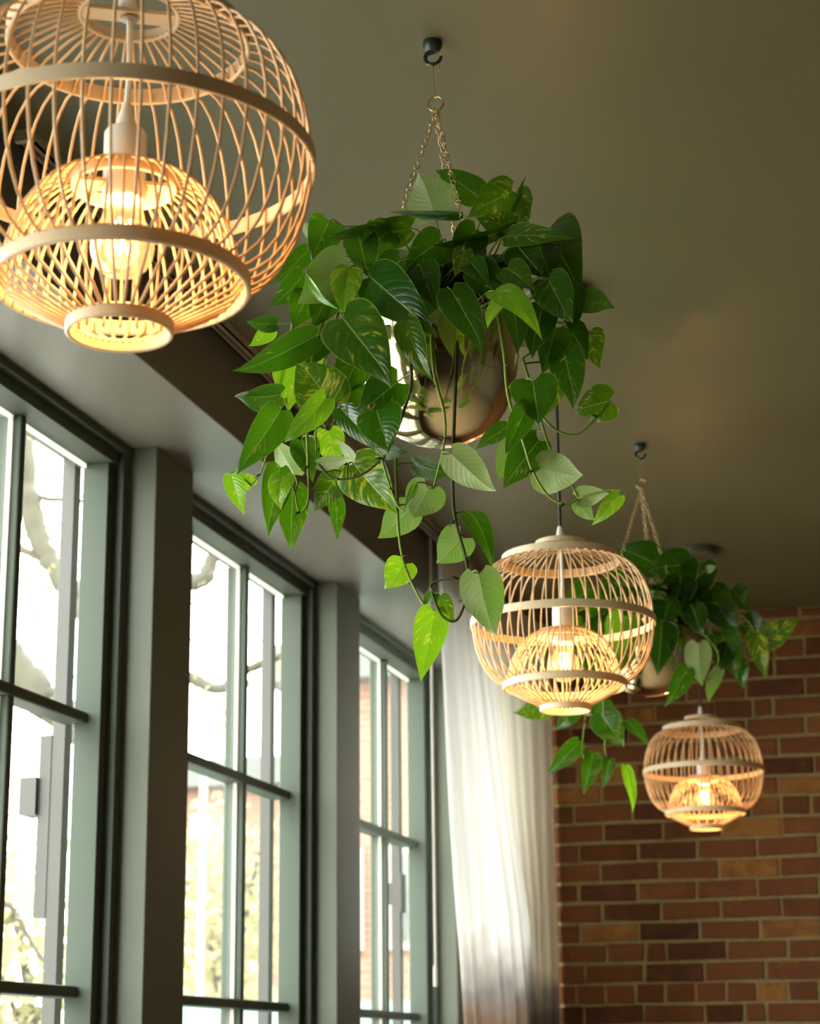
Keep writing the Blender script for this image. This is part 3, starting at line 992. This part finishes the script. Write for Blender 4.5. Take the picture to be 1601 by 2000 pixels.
L2 = [
 (1282,1102,1202,1068,72,.0,.02,10,25,10,'g'), (1288,1076,1225,1059,32,-.02,.0,-30,20,10,'g'), (1338,1102,1262,1112,72,.02,.05,0,25,10,'g'),
 (1366,1100,1350,1182,72,.03,.05,10,22,8,'g'), (1388,1150,1412,1229,62,.0,.02,0,25,8,'g'), (1352,1186,1370,1243,48,.10,.12,0,22,8,'g'),
 (1364,1257,1368,1340,52,.13,.14,170,20,12,'p'), (1342,1305,1300,1383,40,.14,.15,-6,25,12,'g'), (1406,1308,1384,1374,30,.10,.11,150,60,10,'p'),
 (1408,1234,1441,1323,62,.06,.07,0,28,10,'g'), (1446,1290,1451,1347,32,.05,.05,10,25,10,'g'), (1474,1232,1496,1328,40,.03,.03,0,30,12,'v'),
 (1484,1256,1561,1206,52,.02,.02,14,20,10,'v'), (1456,1214,1502,1242,48,.0,.01,0,25,8,'g'), (1432,1150,1462,1192,46,-.03,-.02,0,25,8,'g'),
 (1292,1216,1283,1320,62,.13,.14,-10,25,12,'g'), (1310,1160,1290,1232,60,.10,.12,0,25,8,'g'), (1240,1200,1206,1262,58,.12,.13,0,25,8,'v'),
 (1220,1130,1170,1180,62,.06,.08,0,25,8,'g'), (1190,1180,1150,1250,62,.08,.09,0,25,8,'g'), (1150,1150,1100,1190,54,.05,.06,0,25,8,'g'),
 (1140,1220,1090,1280,58,.08,.09,0,25,8,'g'), (1210,1260,1190,1330,56,.12,.13,0,25,8,'v'), (1170,1280,1150,1350,54,.09,.10,0,25,8,'g'),
 (1330,1130,1310,1200,64,.08,.10,0,25,8,'g'), (1400,1180,1440,1240,58,.04,.05,0,25,8,'g'), (1420,1260,1400,1320,40,.07,.08,0,25,8,'g'),
 (1382,1112,1398,1106,18,.06,.06,150,10,8,'p'), (1120,1280,1100,1330,48,.08,.08,0,25,8,'g'),
 (1080,1372,1003,1397,50,.12,.13,-14,22,8,'v'), (1122,1384,1087,1426,38,.12,.12,10,28,10,'g'), (1150,1392,1114,1388,22,.12,.12,150,10,40,'p'),
 (1174,1396,1219,1459,60,.13,.13,0,22,6,'g'), (1222,1408,1268,1456,28,.13,.13,-26,34,16,'g'), (1131,1450,1068,1513,38,.13,.13,0,22,12,'g'),
 (1159,1472,1139,1553,36,.13,.13,-6,26,16,'g'), (1191,1482,1177,1541,26,.13,.13,0,20,10,'g'), (1221,1495,1237,1587,26,.13,.13,-26,42,16,'y'),
 (1178,1366,1156,1402,42,.10,.10,0,20,8,'g'), (1222,1205,1196,1285,66,.15,.16,0,22,10,'y'),
]
V2 = [
 ([(1230,1220,.08),(1180,1330,.13),(1148,1380,.13),(1143,1402,.13),(1136,1462,.13)], .0026, M_STEM),
 ([(1250,1220,.08),(1195,1340,.13),(1179,1366,.13),(1181,1420,.13),(1183,1472,.13),(1200,1495,.13),(1221,1495,.13)], .0026, M_STEM),
 ([(1136,1462,.13),(1142,1490,.13),(1150,1499,.13),(1168,1488,.13),(1172,1470,.13)], .0018, M_STEM),
 ([(1290,1220,.09),(1306,1260,.135),(1318,1300,.135),(1330,1303,.14)], .0022, M_STEMB),
 ([(1355,1220,.08),(1395,1262,.11),(1402,1295,.11),(1380,1330,.12),(1348,1328,.13)], .0022, M_STEM),
 ([(1380,1200,.04),(1430,1195,.04),(1462,1215,.03),(1482,1255,.03),(1488,1278,.03)], .0026, M_STEM),
]
plant('pothos', 'smaller dark pothos behind the middle lamp, in front of the brick wall', (-.698, 4.770), 1.03, 4.770, L2, V2, dict(n=52, r=.110, h=.135, back=.0), 23)

# ------------------------------------------------------------------ outside the windows
M_PAVE = simple('pavement', (.42, .40, .37), .9)
M_PINK = mk_brickfar('street_brick', (.165, .098, .072), (.145, .084, .060), (.18, .145, .12))
M_ROOF = simple('slate_roof', (.07, .075, .072), .8)
M_BARK = simple('bark', (.045, .042, .028), .9)
M_TWIG = simple('twig', (.055, .042, .028), .9)
M_SPRING = mk_trans('spring_leaves', (.20, .185, .095), .5)
M_TEAL = simple('teal_paint', (.07, .15, .13), .5)
M_WIN = simple('dark_glazing', (.06, .066, .066), .15)
M_CREAM = simple('cream_stone', (.22, .19, .16), .8)
M_GREYM = simple('grey_metal', (.024, .020, .018), .5, .0)
tag(MB().box(-70, -1.9, -40, 90, -.35, -.15).build('ground', M_PAVE), kind='structure')

def house(name, label, x0, x1, y0, y1, ztop, wins, mat, gable=None):
    b = tag(empty(name, ((x0+x1)/2, (y0+y1)/2, -.15)), label, 'building', 'brick buildings across the street')
    ox, oy, oz = b.location
    MB().box(x0-ox, x1-ox, y0-oy, y1-oy, 0, ztop-oz).build('walls', mat, b)
    MB().box(x0-ox-.25, x1-ox+.25, y0-oy-.25, y1-oy+.25, ztop-oz, ztop-oz+.35).build('roof_edge', M_ROOF, b)
    for (wx, wz, ww, wh) in wins:
        f = MB().box(wx-ww/2-ox, wx+ww/2-ox, y0-oy-.06, y0-oy+.02, wz-oz, wz+wh-oz).build('window', M_CREAM, b)
        MB().box(wx-ww/2+.08-ox, wx+ww/2-.08-ox, y0-oy-.09, y0-oy-.05, wz+.08-oz, wz+wh-.08-oz).build('pane', M_WIN, f)
    return b
house('brick_building', 'tall pink brick building seen through the window beside the curtain', -5.75, -4.3, 17, 27, 4.9, [(-5.3, 2.5, .4, .9), (-4.75, 2.5, .3, .9)], M_PINK)
house('brick_building', 'brick building with dark roof seen through the middle window', -10.4, -8.1, 24, 34, 5.0, [(-8.7, 3.1, .5, 1.0), (-9.6, 3.1, .5, 1.0)], M_PINK)
# curved gable wall
gw = tag(empty('gable_wall', (-6.15, 16.4, -.15)), 'low brick wall with a curved cream coped gable, through the middle window', 'wall')
prof = [(x*.42, z*1.03) for x, z in ((-1.3, 0), (1.3, 0), (1.3, 2.05), (.95, 2.12), (.6, 2.36), (.25, 2.5), (-.25, 2.5), (-.6, 2.36), (-.95, 2.12), (-1.3, 2.05))]
n_ = len(prof)
MB().add([(x, 0, z) for x, z in prof]+[(x, .3, z) for x, z in prof], [tuple(range(n_)), tuple(range(2*n_-1, n_-1, -1))]+[(i, (i+1) % n_, n_+(i+1) % n_, n_+i) for i in range(n_)]).build('gable', M_PINK, gw)
MB().tube([(x, .15, z) for x, z in prof[2:]], .05, 6).build('coping', M_CREAM, gw)
# parked van, low in the last window
vn = tag(empty('van', (-2.98, 9.25, -.15)), 'teal van parked low outside the window beside the curtain', 'van')
MB().box(-.9, .9, -1.2, 1.4, .45, 1.95).build('body', M_TEAL, vn).modifiers.new('b', 'BEVEL').width = .12
MB().box(-.85, .85, -1.9, -1.15, .45, 1.25).build('bonnet', M_TEAL, vn).modifiers.new('b', 'BEVEL').width = .12
MB().box(-.78, .78, -1.24, -1.17, 1.25, 1.75).build('windscreen', M_WIN, vn)
for sx in (-.8, .8):
    for sy in (-1.4, .9):
        wv_ = MB().tube([(sx-.1, sy, .33), (sx+.1, sy, .33)], .33, 18).build('wheel', M_BLACK, vn)

def tree(name, label, base, limbs, buds, seed, leafmat, n, spread):
    t = tag(empty(name, base), label, 'tree', 'trees outside the windows')
    rg = random.Random(seed)
    bx, by, bz = base
    tips = []
    for pts, r0, r1 in limbs:
        sp_ = spline([Vector(p)-Vector(base) for p in pts], 7)
        m = len(sp_)
        jit = [q+Vector((rg.uniform(-1, 1), rg.uniform(-1, 1), rg.uniform(-1, 1)))*r1*.25 for q in sp_]
        MB().tube(jit, [(r0+(r1-r0)*i/(m-1))*rg.uniform(.9, 1.1) for i in range(m)], 9).build('trunk' if r0 > .05 else 'branch', M_BARK if r0 > .02 else M_TWIG, t, 'all')
        tips += jit[m//4:]
    mb = MB()
    for k in range(n):
        c = rg.choice(tips)+Vector((rg.gauss(0, spread), rg.gauss(0, spread), rg.gauss(0, spread)))
        a = Vector((rg.uniform(-1, 1), rg.uniform(-1, 1), rg.uniform(-1, .5))).normalized()
        b = a.orthogonal().normalized()
        s = rg.uniform(.5, 1)*buds
        mb.add([c, c+a*s*.5+b*s*.28, c+a*s, c+a*s*.5-b*s*.28], [(0, 1, 2, 3)])
    o = mb.build('foliage', leafmat, t)
    o['kind'] = 'stuff'
    return t
def px(y, *pts): return [at(a, b, y) for a, b in pts]
YT = 6.6
tr1 = px(YT, (100, 2600), (60, 1800), (-40, 1420), (-10, 1300))
tree('street_tree', 'thick mossy tree limbs outside the first window on the left', (at(60, 2300, YT).x, YT, -.15), [
    ([Vector((at(-60, 2300, YT).x, YT, -.15))]+px(YT, (-70, 1900), (-60, 1500), (-30, 1270), (45, 1335), (130, 1400), (210, 1470)), .13, .05),
    (px(YT, (-30, 1270), (10, 1020), (48, 830), (40, 700)), .05, .03),
    (px(YT, (40, 830), (52, 960), (85, 1070), (130, 1145), (190, 1230)), .048, .035),
    (px(YT, (20, 985), (50, 970), (100, 975), (150, 978), (230, 990)), .014, .008),
    (px(YT, (-10, 1060), (60, 1080), (110, 1120), (180, 1200)), .016, .010),
    (px(YT, (150, 1160), (250, 1110), (380, 1140), (420, 1085), (480, 1000)), .040, .024),
    (px(YT, (200, 1240), (300, 1290), (380, 1328), (430, 1345), (480, 1310), (540, 1285), (640, 1240)), .030, .010),
    (px(YT, (-40, 1760), (20, 1770), (50, 1820), (80, 1870), (140, 1920)), .012, .006),
], .05, 5, M_SPRING, 330, .10)
YH = 12.2
tree('street_tree', 'yellow-green spring tree filling the lower left panes', (at(60, 2400, YH).x, YH, -.15), [
    ([Vector((at(60, 2400, YH).x, YH, -.15))]+px(YH, (60, 2100), (50, 1900), (20, 1760)), .07, .02),
    (px(YH, (60, 2050), (0, 1900), (-40, 1800)), .03, .01), (px(YH, (60, 2050), (110, 1900), (150, 1820)), .03, .01),
], .15, 8, M_SPRING, 1400, .38)
YK = 14.9
tree('street_tree', 'pale yellow-green tree seen through the middle window', (at(430, 2400, YK).x, YK, -.15), [
    ([Vector((at(430, 2400, YK).x, YK, -.15))]+px(YK, (430, 2050), (435, 1850), (440, 1680)), .07, .02),
    (px(YK, (430, 1950), (400, 1800), (385, 1700)), .03, .01), (px(YK, (430, 1950), (480, 1800), (505, 1660)), .03, .01),
], .15, 15, M_SPRING, 1100, .27)
# street sign
ps = at(392, 1615, 11.2)
ss = tag(empty('street_sign', (ps.x, 11.2, -.15)), 'white street sign on a pale pole outside the middle window', 'sign')
MB().tube([(0, .03, 0), (0, .03, ps.z+.45)], .022, 10).build('pole', M_CREAM, ss, True)
MB().box(-.06, .06, -.01, .01, ps.z+.15-.07, ps.z+.15+.07).build('panel', M_WHITEP, ss)
# lantern fixed to the outside of the first pier in view
ln = tag(empty('wall_lantern', (-1.865, 3.87, ZC+.30)), 'grey metal lantern fixed outside the window at the far left', 'lantern')
MB().box(-.017, .010, -.018, .018, 0, .385).build('back_plate', M_GREYM, ln)
MB().box(-.055, -.017, -.03, .03, .215, .295).build('cap', M_GREYM, ln)
MB().box(-.053, -.020, -.026, .026, .0, .205).build('lantern_glass', M_GLASS, ln)
q0, q1 = at(750, 1766, 6.515), at(782, 1725, 6.515)
lb = tag(empty('wall_bracket', (q1.x, 6.515, q0.z)), 'small grey bracket outside the window beside the curtain', 'bracket')
MB().box(q0.x-q1.x, 0, -.02, .02, 0, q1.z-q0.z).build('arm', M_GREYM, lb)
MB().box(-.002, .010, -.03, .03, -.03, q1.z-q0.z+.03).build('plate', M_GREYM, lb)
